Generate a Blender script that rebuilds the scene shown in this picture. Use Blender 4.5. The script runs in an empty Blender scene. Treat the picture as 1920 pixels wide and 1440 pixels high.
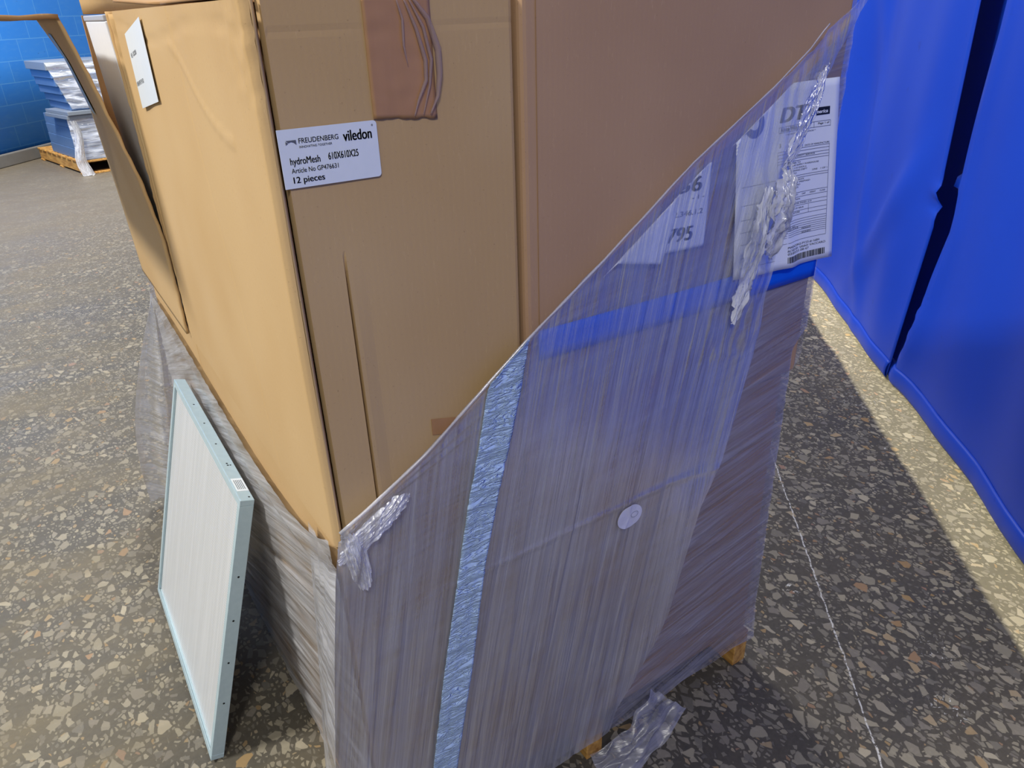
import bpy, bmesh, math, random
from mathutils import Vector, Matrix, noise
random.seed(7)
S = bpy.context.scene
COL = S.collection

# ------------------------------------------------------------------ camera
cam_data = bpy.data.cameras.new('camera')
cam_data.sensor_fit = 'HORIZONTAL'; cam_data.sensor_width = 36
cam_data.lens = 1379.609 / 1920 * 36
cam_data.clip_start = .02
cam = bpy.data.objects.new('camera', cam_data); COL.objects.link(cam)
R_ = Vector((0.83854131, -0.54406508, -0.02901138))
U_ = Vector((0.26978812, 0.36837111, 0.88967246))
F_ = Vector((0.47335276, 0.75385404, -0.45567669))
cam.matrix_world = Matrix(((R_.x, U_.x, -F_.x, -0.20416), (R_.y, U_.y, -F_.y, -0.76937),
                           (R_.z, U_.z, -F_.z, 1.37757), (0, 0, 0, 1)))
S.camera = cam

# ------------------------------------------------------------------ world, lamps, exposure
S.view_settings.view_transform = 'Standard'
S.view_settings.look = 'None'
S.view_settings.exposure = 0.0
S.view_settings.gamma = 1
S.view_settings.use_curve_mapping = False
W = bpy.data.worlds.new('world'); S.world = W; W.use_nodes = True
W.node_tree.nodes['Background'].inputs[0].default_value = (.90, .94, 1.0, 1)
W.node_tree.nodes['Background'].inputs[1].default_value = .40

def area(name, loc, tgt, sx, sy, power, col):
    l = bpy.data.lights.new(name, 'AREA'); l.shape = 'RECTANGLE'; l.size = sx; l.size_y = sy
    l.energy = power; l.color = col
    o = bpy.data.objects.new(name, l); COL.objects.link(o); o.location = loc
    o.rotation_euler = (Vector(tgt) - Vector(loc)).to_track_quat('-Z', 'Y').to_euler()
    return o
area('ceiling_lamp', (-3.2, 1.3, 4.6), (0, .6, .4), .9, .35, 290, (1, .965, .90))
area('ceiling_lamp', (1.6, 5.2, 5.2), (.8, 1.2, 0), 1.2, .4, 270, (1, .97, .90))
area('ceiling_lamp', (-.9, 6.2, 4.6), (.1, 9.2, .8), 1.4, .5, 420, (1, .97, .92))
area('ceiling_lamp', (-1.6, -3.2, 4.6), (.3, 0, .8), .7, .12, 105, (1, .975, .93))

# ------------------------------------------------------------------ materials
def s2l(c): return tuple(((v/255)/12.92 if v/255 <= .04045 else ((v/255+.055)/1.055)**2.4) for v in c) + (1,)

class NT:
    def __init__(s, name):
        s.m = bpy.data.materials.new(name); s.m.use_nodes = True
        s.t = s.m.node_tree; s.n = s.t.nodes; s.b = s.n['Principled BSDF']
    def add(s, typ, **kw):
        n = s.n.new(typ)
        for k, v in kw.items():
            if k.startswith('i_'):
                key = k[2:]; key = int(key) if key.isdigit() else key.replace('_', ' ')
                n.inputs[key].default_value = v
            else: setattr(n, k, v)
        return n
    def l(s, a, b): s.t.links.new(a, b)
    def coord(s, kind='Object'): return s.add('ShaderNodeTexCoord').outputs[kind]
    def mapping(s, src, scale=(1, 1, 1), rot=(0, 0, 0), loc=(0, 0, 0)):
        n = s.add('ShaderNodeMapping'); n.inputs['Scale'].default_value = scale
        n.inputs['Rotation'].default_value = rot; n.inputs['Location'].default_value = loc
        s.l(src, n.inputs['Vector']); return n.outputs[0]
    def noise(s, src, scale, detail=3, rough=.5, dist=0):
        n = s.add('ShaderNodeTexNoise', i_Scale=scale, i_Detail=detail, i_Roughness=rough, i_Distortion=dist)
        s.l(src, n.inputs['Vector']); return n
    def ramp(s, src, stops, interp='LINEAR'):
        n = s.add('ShaderNodeValToRGB'); n.color_ramp.interpolation = interp
        e = n.color_ramp.elements
        while len(e) < len(stops): e.new(.5)
        for i, (p, c) in enumerate(stops):
            e[i].position = p
            e[i].color = c if isinstance(c, tuple) else (c, c, c, 1)
        s.l(src, n.inputs[0]); return n.outputs[0]
    def math(s, op, a, b=None, clamp=False):
        n = s.add('ShaderNodeMath', operation=op); n.use_clamp = clamp
        for i, v in enumerate((a, b)):
            if v is None: continue
            if isinstance(v, (int, float)): n.inputs[i].default_value = v
            else: s.l(v, n.inputs[i])
        return n.outputs[0]
    def mix(s, fac, a, b, blend='MIX'):
        n = s.add('ShaderNodeMix', data_type='RGBA', blend_type=blend)
        for i, v in ((0, fac), (6, a), (7, b)):
            if isinstance(v, (int, float, tuple)): n.inputs[i].default_value = v
            else: s.l(v, n.inputs[i])
        return n.outputs[2]
    def bump(s, h, strength=.3, dist=.01, prev=None):
        n = s.add('ShaderNodeBump', i_Strength=strength, i_Distance=dist); s.l(h, n.inputs['Height'])
        if prev: s.l(prev, n.inputs['Normal'])
        return n.outputs[0]
    def set(s, **kw):
        for k, v in kw.items():
            i = s.b.inputs[k.replace('_', ' ')]
            if isinstance(v, (int, float, tuple)): i.default_value = v
            else: s.l(v, i)
        return s.m

def plain(name, rgb, rough=.5, metal=0, bumpy=0, bscale=80):
    t = NT(name); c = t.coord()
    n = t.noise(c, bscale, 3)
    col = t.mix(.12, s2l(rgb), n.outputs[0], 'OVERLAY')
    t.set(Base_Color=col, Roughness=rough, Metallic=metal)
    if bumpy: t.set(Normal=t.bump(n.outputs[0], bumpy, .003))
    return t.m

def cardboard(name, rgb, rgb2, vertical=True):
    t = NT(name); c = t.coord()
    big = t.noise(c, 3.0, 2); fine = t.noise(c, 260, 3, .6)
    fib = t.noise(t.mapping(c, (420, 420, 60)), 1, 3, .7)
    col = t.mix(t.ramp(big.outputs[0], [(.38, 0.), (.62, 1.)]), s2l(rgb), s2l(rgb2))
    col = t.mix(t.ramp(fine.outputs[0], [(.66, 0.), (.8, .45)]), col, s2l((90, 68, 45)))
    col = t.mix(t.ramp(fib.outputs[0], [(.62, 0.), (.85, .35)]), col, s2l((225, 195, 150)))
    # corrugation lines faintly printed through the liner
    wv = t.add('ShaderNodeTexWave', wave_type='BANDS', bands_direction='X', i_Scale=55, i_Distortion=.4)
    t.l(t.mapping(c, (1, 1, 0.02), (0, 0, math.radians(45))), wv.inputs['Vector'])
    nrm = t.bump(wv.outputs['Fac'], .06, .0008)
    nrm = t.bump(fine.outputs[0], .12, .001, nrm)
    return t.set(Base_Color=col, Roughness=.82, Normal=nrm, Specular_IOR_Level=.25)

M = {}
M['card'] = cardboard('brown_cardboard', (192, 162, 118), (186, 154, 108))
M['card_b'] = cardboard('pinkish_brown_cardboard', (180, 146, 112), (172, 138, 106))
M['card_in'] = cardboard('cardboard_inside', (170, 132, 88), (158, 122, 80))
M['card_edge'] = cardboard('torn_cardboard_edge', (206, 176, 128), (196, 160, 110))
M['white'] = plain('white_paper', (232, 236, 240), .6)
M['white_panel'] = plain('white_filter_face', (216, 220, 226), .6)
M['label'] = plain('label_paper', (222, 228, 232), .35)
M['ink'] = plain('black_ink', (18, 20, 26), .6)
M['grey_ink'] = plain('grey_ink', (92, 96, 104), .6)
M['blue_ink'] = plain('blue_ink', (38, 70, 150), .6)
M['dark'] = plain('dark_hole', (10, 10, 12), .8)
M['frame'] = plain('pale_blue_grey_aluminium', (176, 196, 202), .38, .15)
M['grey_stack'] = plain('grey_panel', (120, 128, 138), .4)
M['blue_stack'] = plain('blue_grey_panel', (98, 128, 168), .35, .2)

def wood():
    t = NT('pallet_wood'); c = t.coord()
    n = t.noise(t.mapping(c, (60, 6, 60)), 1, 5, .6, .4)
    col = t.ramp(n.outputs[0], [(.3, s2l((150, 100, 44))), (.7, s2l((214, 166, 88)))])
    return t.set(Base_Color=col, Roughness=.75, Normal=t.bump(n.outputs[0], .3, .003))
M['wood'] = wood()

def crumpled_tape():
    t = NT('crumpled_light_blue_tape'); c = t.coord()
    a = t.noise(t.mapping(c, (14, 14, 75), (0, math.radians(9), 0)), 1, 4, .6, 1.8)
    b = t.noise(t.mapping(c, (90, 90, 60)), 1, 3)
    nrm = t.bump(t.ramp(a.outputs[0], [(.35, 0.), (.5, 1.), (.6, .3)]), .9, .006)
    nrm = t.bump(b.outputs[0], .25, .003, nrm)
    return t.set(Base_Color=s2l((196, 224, 255)), Roughness=.42, Normal=nrm)
M['tape_light'] = crumpled_tape()
M['tape_blue'] = plain("deep_blue_tape", (14, 92, 222), .35, 0, .2, 60)

def brown_tape():
    t = NT('brown_packing_tape'); c = t.coord()
    n = t.noise(t.mapping(c, (60, 60, 8)), 1, 3)
    return t.set(Base_Color=t.mix(n.outputs[0], s2l((180, 136, 92)), s2l((164, 122, 80))), Roughness=.22,
                 Normal=t.bump(n.outputs[0], .15, .002))
M['tape_brown'] = brown_tape()

def film(name, opacity, angle, tint, lo=.30, hi=.75, sx=260, sz=5, rough=.22, wr=.7, sparkle=.6):
    """stretch wrap: see-through, milky along its stretch streaks; u = metres across, v = metres up"""
    t = NT(name); uv = t.coord('UV')
    m1 = t.mapping(uv, (1, 1, 1), (0, 0, angle))
    st = t.noise(t.mapping(m1, (sx, sz, 1)), 1, 4, .6, .25)
    st2 = t.noise(t.mapping(m1, (sx*.22, sz*.55, 1)), 1, 3, .55, .5)
    cloud = t.noise(uv, 5, 3, .6)
    a = t.math('ADD', t.math('MULTIPLY', st.outputs[0], .55), t.math('MULTIPLY', st2.outputs[0], .6))
    a = t.math('ADD', a, t.math('MULTIPLY', cloud.outputs[0], .35))
    dens = t.ramp(a, [(.60, lo), (.90, hi)])
    nrm = t.bump(st.outputs[0], .55*wr, .004)
    nrm = t.bump(st2.outputs[0], .9*wr, .012, nrm)
    tr = t.add('ShaderNodeBsdfTransparent'); tr.inputs[0].default_value = (.97, .97, 1, 1)
    df = t.add('ShaderNodeBsdfDiffuse'); df.inputs[0].default_value = s2l(tint); t.l(nrm, df.inputs['Normal'])
    tl = t.add('ShaderNodeBsdfTranslucent'); tl.inputs[0].default_value = s2l(tint)
    body = t.add('ShaderNodeMixShader', i_0=.25); t.l(df.outputs[0], body.inputs[1]); t.l(tl.outputs[0], body.inputs[2])
    mx = t.add('ShaderNodeMixShader'); t.l(t.math('MULTIPLY', dens, opacity, True), mx.inputs[0])
    t.l(tr.outputs[0], mx.inputs[1]); t.l(body.outputs[0], mx.inputs[2])
    gl = t.add('ShaderNodeBsdfGlossy'); gl.inputs['Roughness'].default_value = rough
    gl.inputs['Color'].default_value = (1, 1, 1, 1); t.l(nrm, gl.inputs['Normal'])
    fr = t.add('ShaderNodeFresnel', i_IOR=1.5); t.l(nrm, fr.inputs['Normal'])
    fac = t.math('ADD', t.math('MULTIPLY', fr.outputs[0], sparkle), .05*sparkle, True)
    out = t.add('ShaderNodeMixShader'); t.l(fac, out.inputs[0]); t.l(mx.outputs[0], out.inputs[1]); t.l(gl.outputs[0], out.inputs[2])
    t.l(out.outputs[0], t.n['Material Output'].inputs[0])
    return t.m
M['film_wrap'] = film('clear_stretch_film', .8, math.radians(78), (178, 178, 192), .26, .88, 150, 4, .3, .6, .40)
M['film_left'] = film('milky_stretch_film', 1.0, math.radians(-68), (196, 196, 200), .12, 1.0, 130, 3., .3)
M['film_flap'] = film('loose_stretch_film', .8, math.radians(11), (204, 207, 214), .16, .74, 230, 4, .3, .5, .30)
M['film_knot'] = film('crumpled_stretch_film', .9, math.radians(14), (246, 248, 255), .05, 1., 150, 8, .2, .9, .8)  # near-white tint: lamp glints put into the film's diffuse colour

def curtain_mat():
    t = NT('blue_vinyl_curtain'); c = t.coord()
    n = t.noise(c, 2.2, 4); w = t.noise(t.mapping(c, (500, 500, 500)), 1, 2)
    d = t.noise(c, 7, 4, .7)
    col = t.mix(n.outputs[0], s2l((8, 56, 176)), s2l((14, 66, 190)))
    col = t.mix(t.ramp(d.outputs[0], [(.66, 0.), (.74, .35)]), col, s2l((18, 34, 110)))
    return t.set(Base_Color=col, Roughness=.45, Normal=t.bump(w.outputs[0], .08, .001), Specular_IOR_Level=.35)
M['curtain'] = curtain_mat()

def filter_mesh():
    t = NT('fine_metal_mesh'); c = t.coord()
    w = t.add('ShaderNodeTexWave', wave_type='BANDS', bands_direction='Z', i_Scale=60, i_Distortion=.15, i_Detail=2)
    t.l(c, w.inputs['Vector'])
    w2 = t.add('ShaderNodeTexWave', wave_type='BANDS', bands_direction='Y', i_Scale=150, i_Distortion=.4)
    t.l(c, w2.inputs['Vector'])
    st = t.noise(t.mapping(c, (1, 70, 3)), 1, 3)
    col = t.mix(w.outputs['Fac'], s2l((190, 194, 196)), s2l((242, 244, 246)))
    col = t.mix(t.ramp(st.outputs[0], [(.4, 0.), (.75, .5)]), col, s2l((240, 242, 244)))
    nrm = t.bump(w.outputs['Fac'], .25, .001); nrm = t.bump(st.outputs[0], .3, .003, nrm)
    return t.set(Base_Color=col, Metallic=.35, Roughness=.36, Normal=nrm)
M['mesh'] = filter_mesh()

def block_wall():
    t = NT('blue_painted_block_wall'); uv = t.coord('UV')
    br = t.add('ShaderNodeTexBrick', i_Scale=1.0)
    br.inputs['Brick Width'].default_value = .43; br.inputs['Row Height'].default_value = .2125
    br.inputs['Mortar Size'].default_value = .006; br.inputs['Mortar Smooth'].default_value = .6
    br.inputs['Color1'].default_value = s2l((48, 138, 236)); br.inputs['Color2'].default_value = s2l((54, 144, 240))
    br.inputs['Mortar'].default_value = s2l((92, 168, 244))
    t.l(t.mapping(uv, (1, 1, 1), (0, 0, 0), (0, .052, 0)), br.inputs['Vector'])
    n = t.noise(uv, 9, 5, .7); n2 = t.noise(t.mapping(uv, (1, 3, 1)), 6, 4, .7)
    col = t.mix(t.ramp(n.outputs[0], [(.66, 0.), (.72, .7)]), br.outputs[0], s2l((24, 66, 140)))
    col = t.mix(t.ramp(n2.outputs[0], [(.3, .3), (.5, 0.)]), col, s2l((90, 160, 235)))
    return t.set(Base_Color=col, Roughness=.5, Normal=t.bump(br.outputs['Fac'], -.4, .006))
M['wall'] = block_wall()
M['curb'] = plain('grey_painted_curb', (112, 110, 106), .7, 0, .4, 14)

def floor_mat():
    t = NT('worn_terrazzo_concrete'); c = t.coord()
    wob = t.noise(c, 26, 3)
    cc = t.add('ShaderNodeVectorMath', operation='MULTIPLY_ADD')
    t.l(wob.outputs['Color'], cc.inputs[0]); cc.inputs[1].default_value = (.016, .016, 0); t.l(c, cc.inputs[2])
    flat = t.mapping(cc.outputs[0], (1, 1, 0))
    def stones(scale, lo, hi, keep, rot):
        mp = t.mapping(flat, (scale, scale*.72, 1), (0, 0, rot))
        v = t.add('ShaderNodeTexVoronoi', feature='DISTANCE_TO_EDGE', voronoi_dimensions='2D', i_Scale=1)
        k = t.add('ShaderNodeTexVoronoi', feature='F1', voronoi_dimensions='2D', i_Scale=1)
        t.l(mp, v.inputs['Vector']); t.l(mp, k.inputs['Vector'])
        sp = t.add('ShaderNodeSeparateColor'); t.l(k.outputs['Color'], sp.inputs[0])
        # every cell has its own inset, so the stones come in many sizes; some cells are empty
        edge = t.math('SUBTRACT', v.outputs['Distance'], t.math('ADD', t.math('MULTIPLY', sp.outputs[0], hi-lo), lo))
        m = t.math('MULTIPLY', edge, 22, True)
        m = t.math('MULTIPLY', m, t.math('LESS_THAN', sp.outputs[1], keep))
        return m, sp
    m1, s1 = stones(40, .06, .46, .74, .5)
    m2, s2 = stones(95, .06, .34, .65, 1.3)
    def tone(sp):
        return t.ramp(sp.outputs[2], [(0, s2l((96, 92, 86))), (.25, s2l((126, 120, 106))), (.5, s2l((150, 142, 122))),
                                      (.72, s2l((112, 106, 98))), (.88, s2l((164, 155, 134))), (.97, s2l((150, 122, 80))), (1, s2l((146, 114, 96)))])
    mat = t.noise(c, 90, 4, .7); big = t.noise(c, 1.6, 4, .6, .3)
    matrix = t.mix(mat.outputs[0], s2l((54, 51, 46)), s2l((88, 83, 74)))
    col = t.mix(t.math('MULTIPLY', m2, .75), matrix, tone(s2))
    col = t.mix(t.math('MULTIPLY', m1, .88), col, tone(s1))
    # distances measured on the floor, for the long straight edge of the paler strip beside the curtain
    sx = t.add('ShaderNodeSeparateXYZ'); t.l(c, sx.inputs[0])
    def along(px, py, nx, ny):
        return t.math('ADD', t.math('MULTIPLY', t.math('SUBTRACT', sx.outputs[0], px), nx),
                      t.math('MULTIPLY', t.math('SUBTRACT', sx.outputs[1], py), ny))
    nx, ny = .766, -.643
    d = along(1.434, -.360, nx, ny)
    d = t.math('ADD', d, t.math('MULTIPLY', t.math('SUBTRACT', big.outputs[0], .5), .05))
    pale_strip = t.ramp(t.math('ADD', t.math('MULTIPLY', d, 12), .5), [(.42, 0.), (.62, 1.)])
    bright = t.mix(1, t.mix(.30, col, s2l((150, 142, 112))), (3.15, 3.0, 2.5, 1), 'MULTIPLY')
    col = t.mix(pale_strip, col, bright)
    # grime film lying over parts of the aisle, more of it on the left side
    dirt = t.noise(t.mapping(c, (.8, 2.0, 1), (0, 0, .5)), 2.2, 5, .62, .6)
    left = t.ramp(t.math('ADD', t.math('MULTIPLY', sx.outputs[0], -.8), .2), [(.0, 0.), (1, 1.)])
    far = t.ramp(t.math('MULTIPLY', sx.outputs[1], .1), [(.30, 0.), (.62, 1.)])
    lightcol = t.mix(.34, col, s2l((128, 120, 98)))
    col = t.mix(left, col, lightcol)
    g = t.math('MULTIPLY', t.ramp(dirt.outputs[0], [(.40, 0.), (.62, 1.)]), t.math('ADD', t.math('MULTIPLY', left, .85), .12))
    col = t.mix(g, col, s2l((112, 101, 76)))
    dk = t.noise(t.mapping(c, (1, 2.4, 1), (0, 0, -.3)), 3.1, 4, .6, .4)
    col = t.mix(t.math('MULTIPLY', t.ramp(dk.outputs[0], [(.55, 0.), (.7, .6)]), left), col, s2l((70, 68, 60)))
    col = t.mix(t.math('MULTIPLY', far, .75), col, t.mix(dirt.outputs[0], s2l((120, 112, 96)), s2l((96, 84, 70))))
    # white scratch line and scuffs
    l2 = t.math('ABSOLUTE', t.math('ADD', along(1.638, .526, .767, -.641), t.math('MULTIPLY', t.math('SUBTRACT', wob.outputs[0], .5), .012)))
    br = t.ramp(mat.outputs[0], [(.42, 0.), (.5, 1.)])
    ln = t.math('MULTIPLY', t.ramp(t.math('MULTIPLY', l2, 100), [(.12, 1.), (.25, 0.)]), br)
    ln = t.math('MULTIPLY', ln, t.math('GREATER_THAN', sx.outputs[0], .80))
    col = t.mix(t.math('MULTIPLY', ln, .8), col, s2l((205, 203, 198)))
    scr = t.noise(t.mapping(c, (1, 1, 1)), 42, 4, .7, 2.5)
    spots = None
    for (px, py, r) in ((2.24, .60, .10), (1.151, -.344, .05), (1.297, -.237, .06), (1.172, .09, .03), (.80, -.02, .02), (2.0, .35, .03), (1.9, .2, .025)):
        dx = t.math('POWER', t.math('SUBTRACT', sx.outputs[0], px), 2); dy = t.math('POWER', t.math('SUBTRACT', sx.outputs[1], py), 2)
        r_ = t.math('SUBTRACT', 1, t.math('DIVIDE', t.math('SQRT', t.math('ADD', dx, dy)), r), True)
        spots = r_ if spots is None else t.math('MAXIMUM', spots, r_)
    sm = t.math('MULTIPLY', t.ramp(scr.outputs[0], [(.60, 0.), (.64, 1.)]), t.ramp(spots, [(0, 0.), (.5, 1.)]))
    col = t.mix(t.math('MULTIPLY', sm, .85), col, s2l((214, 212, 204)))
    rgh = t.ramp(big.outputs[0], [(.3, .46), (.7, .64)])
    nrm = t.bump(mat.outputs[0], .12, .002)
    return t.set(Base_Color=col, Roughness=rgh, Normal=nrm, Specular_IOR_Level=.28)
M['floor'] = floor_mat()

# ------------------------------------------------------------------ mesh helpers
def link(name, bm, mat, parent=None, smooth=False):
    me = bpy.data.meshes.new(name); bm.to_mesh(me); bm.free()
    if smooth:
        for p in me.polygons: p.use_smooth = True
    me.materials.append(mat)
    o = bpy.data.objects.new(name, me); COL.objects.link(o)
    if parent: o.parent = parent
    return o
def thing(name, label, cat, loc=(0, 0, 0), rot=(0, 0, 0), group=None):
    o = bpy.data.objects.new(name, None); COL.objects.link(o); o.empty_display_size = .1
    o.location = loc; o.rotation_euler = rot; o['label'] = label; o['category'] = cat
    if group: o['group'] = group
    return o
def tag(o, label, cat, group=None):
    o['label'] = label; o['category'] = cat
    if group: o['group'] = group
    return o
def box_bm(x0, x1, y0, y1, z0, z1, bev=0, seg=2, bm=None):
    bm = bm or bmesh.new()
    new = bmesh.ops.create_cube(bm, size=1)['verts']
    for v in new:
        v.co = Vector((x0 if v.co.x < 0 else x1, y0 if v.co.y < 0 else y1, z0 if v.co.z < 0 else z1))
    if bev:
        es = list({e for v in new for e in v.link_edges})
        bmesh.ops.bevel(bm, geom=es, offset=bev, segments=seg, affect='EDGES', profile=.5)
    return bm
def grid(name, nu, nv, fn, mat, parent=None, thick=0, smooth=True, uvfn=None):
    """surface of nu x nv cells; fn(u, v) -> point; optional real thickness"""
    bm = bmesh.new(); uvl = bm.loops.layers.uv.new('uv')
    vs = [[bm.verts.new(fn(i/nu, j/nv)) for i in range(nu+1)] for j in range(nv+1)]
    for j in range(nv):
        for i in range(nu):
            f = bm.faces.new((vs[j][i], vs[j][i+1], vs[j+1][i+1], vs[j+1][i]))
            for lp, (a, b) in zip(f.loops, ((i, j), (i+1, j), (i+1, j+1), (i, j+1))):
                lp[uvl].uv = uvfn(a/nu, b/nv, lp.vert.co) if uvfn else (a/nu, b/nv)
    bmesh.ops.recalc_face_normals(bm, faces=bm.faces)
    o = link(name, bm, mat, parent, smooth)
    if thick:
        md = o.modifiers.new('solid', 'SOLIDIFY'); md.thickness = thick; md.offset = 0
    return o
def interp(tab, t):
    if t <= tab[0][0]: return tab[0][1]
    for (a, b), (c, d) in zip(tab, tab[1:]):
        if t <= c: return b + (d-b)*(t-a)/(c-a)
    return tab[-1][1]
def nz(x, y, z=0): return noise.noise(Vector((x, y, z)))
def fatten(me, X, d):
    if d <= 0: return me
    bm = bmesh.new()
    for k in (-1, 0, 1):
        me2 = me.copy()
        for v in me2.vertices: v.co += Vector(X)*d*k
        bm.from_mesh(me2); bpy.data.meshes.remove(me2)
    bm.to_mesh(me); bm.free(); return me
def text(name, body, mat, parent, org, X, Y, x0, x1, y0, h, shear=0, bold=0, lift=.0004, sp=1.0, fat=.010):
    """letters fitted to x0..x1 with cap height h on the plane org + x X + y Y"""
    cu = bpy.data.curves.new(name, 'FONT'); cu.body = body; cu.size = 1; cu.shear = shear; cu.offset = bold; cu.space_character = sp
    tmp = bpy.data.objects.new('tmp', cu); COL.objects.link(tmp)
    dg = bpy.context.evaluated_depsgraph_get(); dg.update()
    me = bpy.data.meshes.new_from_object(tmp.evaluated_get(dg)); bpy.data.objects.remove(tmp)
    X = Vector(X); Y = Vector(Y); N = X.cross(Y); O = Vector(org)
    xs = [v.co.x for v in me.vertices]; a, b = min(xs), max(xs); cap = .70
    for v in me.vertices:
        px = x0 + (v.co.x-a)/(b-a)*(x1-x0); py = y0 + v.co.y/cap*h
        v.co = O + X*px + Y*py + N*lift
    me = fatten(me, X, h*fat)
    me.materials.clear(); me.materials.append(mat); me.name = name
    o = bpy.data.objects.new(name, me); COL.objects.link(o); o.parent = parent
    return o
def quad(name, pts, mat, parent, thick=.0006):
    bm = bmesh.new(); bm.faces.new([bm.verts.new(p) for p in pts])
    if thick:
        f = bm.faces[:]; bm.normal_update()
        n = f[0].normal.copy(); r = bmesh.ops.extrude_face_region(bm, geom=f)
        for v in r['geom']:
            if isinstance(v, bmesh.types.BMVert): v.co += n*thick
        bmesh.ops.recalc_face_normals(bm, faces=bm.faces)
    return link(name, bm, mat, parent)
def tube(name, pts, r, mat, parent=None, n=8, jit=0):
    bm = bmesh.new(); rings = []
    for k, p in enumerate(pts):
        p = Vector(p); a = Vector(pts[max(k-1, 0)]); b = Vector(pts[min(k+1, len(pts)-1)])
        d = (b-a).normalized(); s = d.orthogonal().normalized(); q = d.cross(s)
        rr = r(k/(len(pts)-1)) if callable(r) else r
        rings.append([bm.verts.new(p + (s*math.cos(t)+q*math.sin(t))*rr*(1+jit*nz(p.x*40, p.z*40, t*2)))
                      for t in [2*math.pi*i/n for i in range(n)]])
    for A, B in zip(rings, rings[1:]):
        for i in range(n): bm.faces.new((A[i], A[(i+1) % n], B[(i+1) % n], B[i]))
    bm.faces.new(rings[0]); bm.faces.new(rings[-1])
    bmesh.ops.recalc_face_normals(bm, faces=bm.faces)
    return link(name, bm, mat, parent, True)

# ------------------------------------------------------------------ the setting
bm = box_bm(-7, 7, -5, 16, -.06, 0)
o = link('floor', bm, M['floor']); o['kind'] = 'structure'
dW = Vector((.643, .766, 0)); nW = Vector((-.766, .643, 0)); Pw = Vector((-.2, 9.35, 0))
def wall_fn(u, v):
    return Pw + dW*(-5+u*12) + Vector((0, 0, v*4.2))
o = grid('wall_back', 12, 4, wall_fn, M['wall'], uvfn=lambda a, b, co: (-5+a*12, b*4.2), thick=.0)
md = o.modifiers.new('solid', 'SOLIDIFY'); md.thickness = .2; md.offset = 1
o['kind'] = 'structure'
bm = bmesh.new()
box_bm(-5, 7, -.05, .0, 0, .13, .01, 2, bm)
o = link('baseboard_back', bm, M['curb']); o['kind'] = 'structure'
o.location = Pw - nW*0.02; o.rotation_euler = (0, 0, math.atan2(dW.y, dW.x))

# ------------------------------------------------------------------ blue curtains
P0 = Vector((1.75, -.21, 0))
def curtain(name, s0, s1, H, off, label):
    t = thing(name, label, 'curtain', (0, 0, 0), group='blue vinyl strip curtains')
    n_u = max(40, int((s1-s0)*70))
    def fn(u, v):
        s = s0 + (s1-s0)*u; z = .012 + H*v
        return P0 + dW*s + nW*off(s, z) + Vector((0, 0, z))
    grid('curtain_panel', n_u, 90, fn, M['curtain'], t, thick=.003)
    def hem(u, v):
        s = s0 + (s1-s0)*u; z = .006 + .085*v
        bulge = .012*math.sin(math.pi*v) + .004
        return P0 + dW*s + nW*(off(s, z)+bulge+.003*nz(s*9, 3)) + Vector((0, 0, z))
    grid('hem', n_u, 8, hem, M['curtain'], t, thick=.003)
    return t
gap = [(0, 1.13), (.08, 1.116), (.65, 1.02), (.84, 1.035), (1.36, 1.06), (2.6, 1.10)]
def off_far(s, z):
    e = s - interp(gap, z)                    # distance from the free edge, runs away from the camera
    f = .020*math.sin(s*5.2+.6+z*.5) + .010*math.sin(s*11+z*1.3) + .022*nz(s*1.7, z*.9, 2)
    f += .026*math.exp(-((s-1.25-.9*(.75-z))/.10)**2)*math.exp(-((z-.55)/.4)**2)      # diagonal drag fold
    f += .014*math.exp(-((s-1.75-.35*(z-.5))/.07)**2)
    f *= 1 - math.exp(-(max(e, 0)/.16)**2)
    f += .022*math.exp(-((z-.74)/.04)**2)*math.exp(-(max(e, 0)/.05)**2)*math.sin((z-.74)*60)
    return f*min(1, .35+z*1.4) + .004
def off_near(s, z):
    f = .026*math.sin(s*4.6+1.9-z*.5) + .011*math.sin(s*12-z*1.1) + .02*nz(s*1.9, z*.8, 7)
    e = interp(gap, z) - s                    # > 0 on the visible side of the gap
    w = .05 + .085*max(0, min(1, (z-.1)/1.2))
    k = max(0, min(1, e/w)); k = k*k*(3-2*k)
    deep = -.085*min(1, max(0, (z-.03))/.5)
    pinch = math.exp(-((z-.80)/.03)**2)*math.exp(-((e-.0)/.05)**2)*.07
    lip = .016*math.exp(-((e-w)/.05)**2)
    return (f + lip)*min(1, .35+z*1.4)*k + deep*(1-k) + pinch
t_far = thing('curtain', 'blue vinyl curtain panel beyond the dark gap, beside the paperwork', 'curtain', group='blue vinyl curtains hanging on the right')
t_near = thing('curtain', 'blue vinyl curtain panel nearest, at the right edge of the photo', 'curtain', group='blue vinyl curtains hanging on the right')
def cpanel(t, edge_fn, s_end, off, back):
    H = 2.6
    nU = 150
    def S_(u, z):
        e = edge_fn(z); return e + (s_end-e)*u
    def fn(u, v):
        z = .010 + H*v*(.35+.65*v) if False else .010 + H*v
        s = S_(u, z); return P0 + dW*s + nW*(off(s, z)+back) + Vector((0, 0, z))
    grid('curtain_panel', nU, 110, fn, M['curtain'], t, thick=.003)
    def hem(u, v):
        z = .006 + .075*v; s = S_(u, z)
        return P0 + dW*s + nW*(off(s, z)+back+.010*math.sin(math.pi*v)**.5+.002+.002*nz(s*14, 3)) + Vector((0, 0, z))
    grid('hem', nU, 8, hem, M['curtain'], t, thick=.002)
cpanel(t_far, lambda z: interp(gap, z), 4.6, off_far, .0)
cpanel(t_near, lambda z: interp(gap, z)+.05+.40*min(1, z/.4), -3.4, off_near, -.012)

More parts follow.
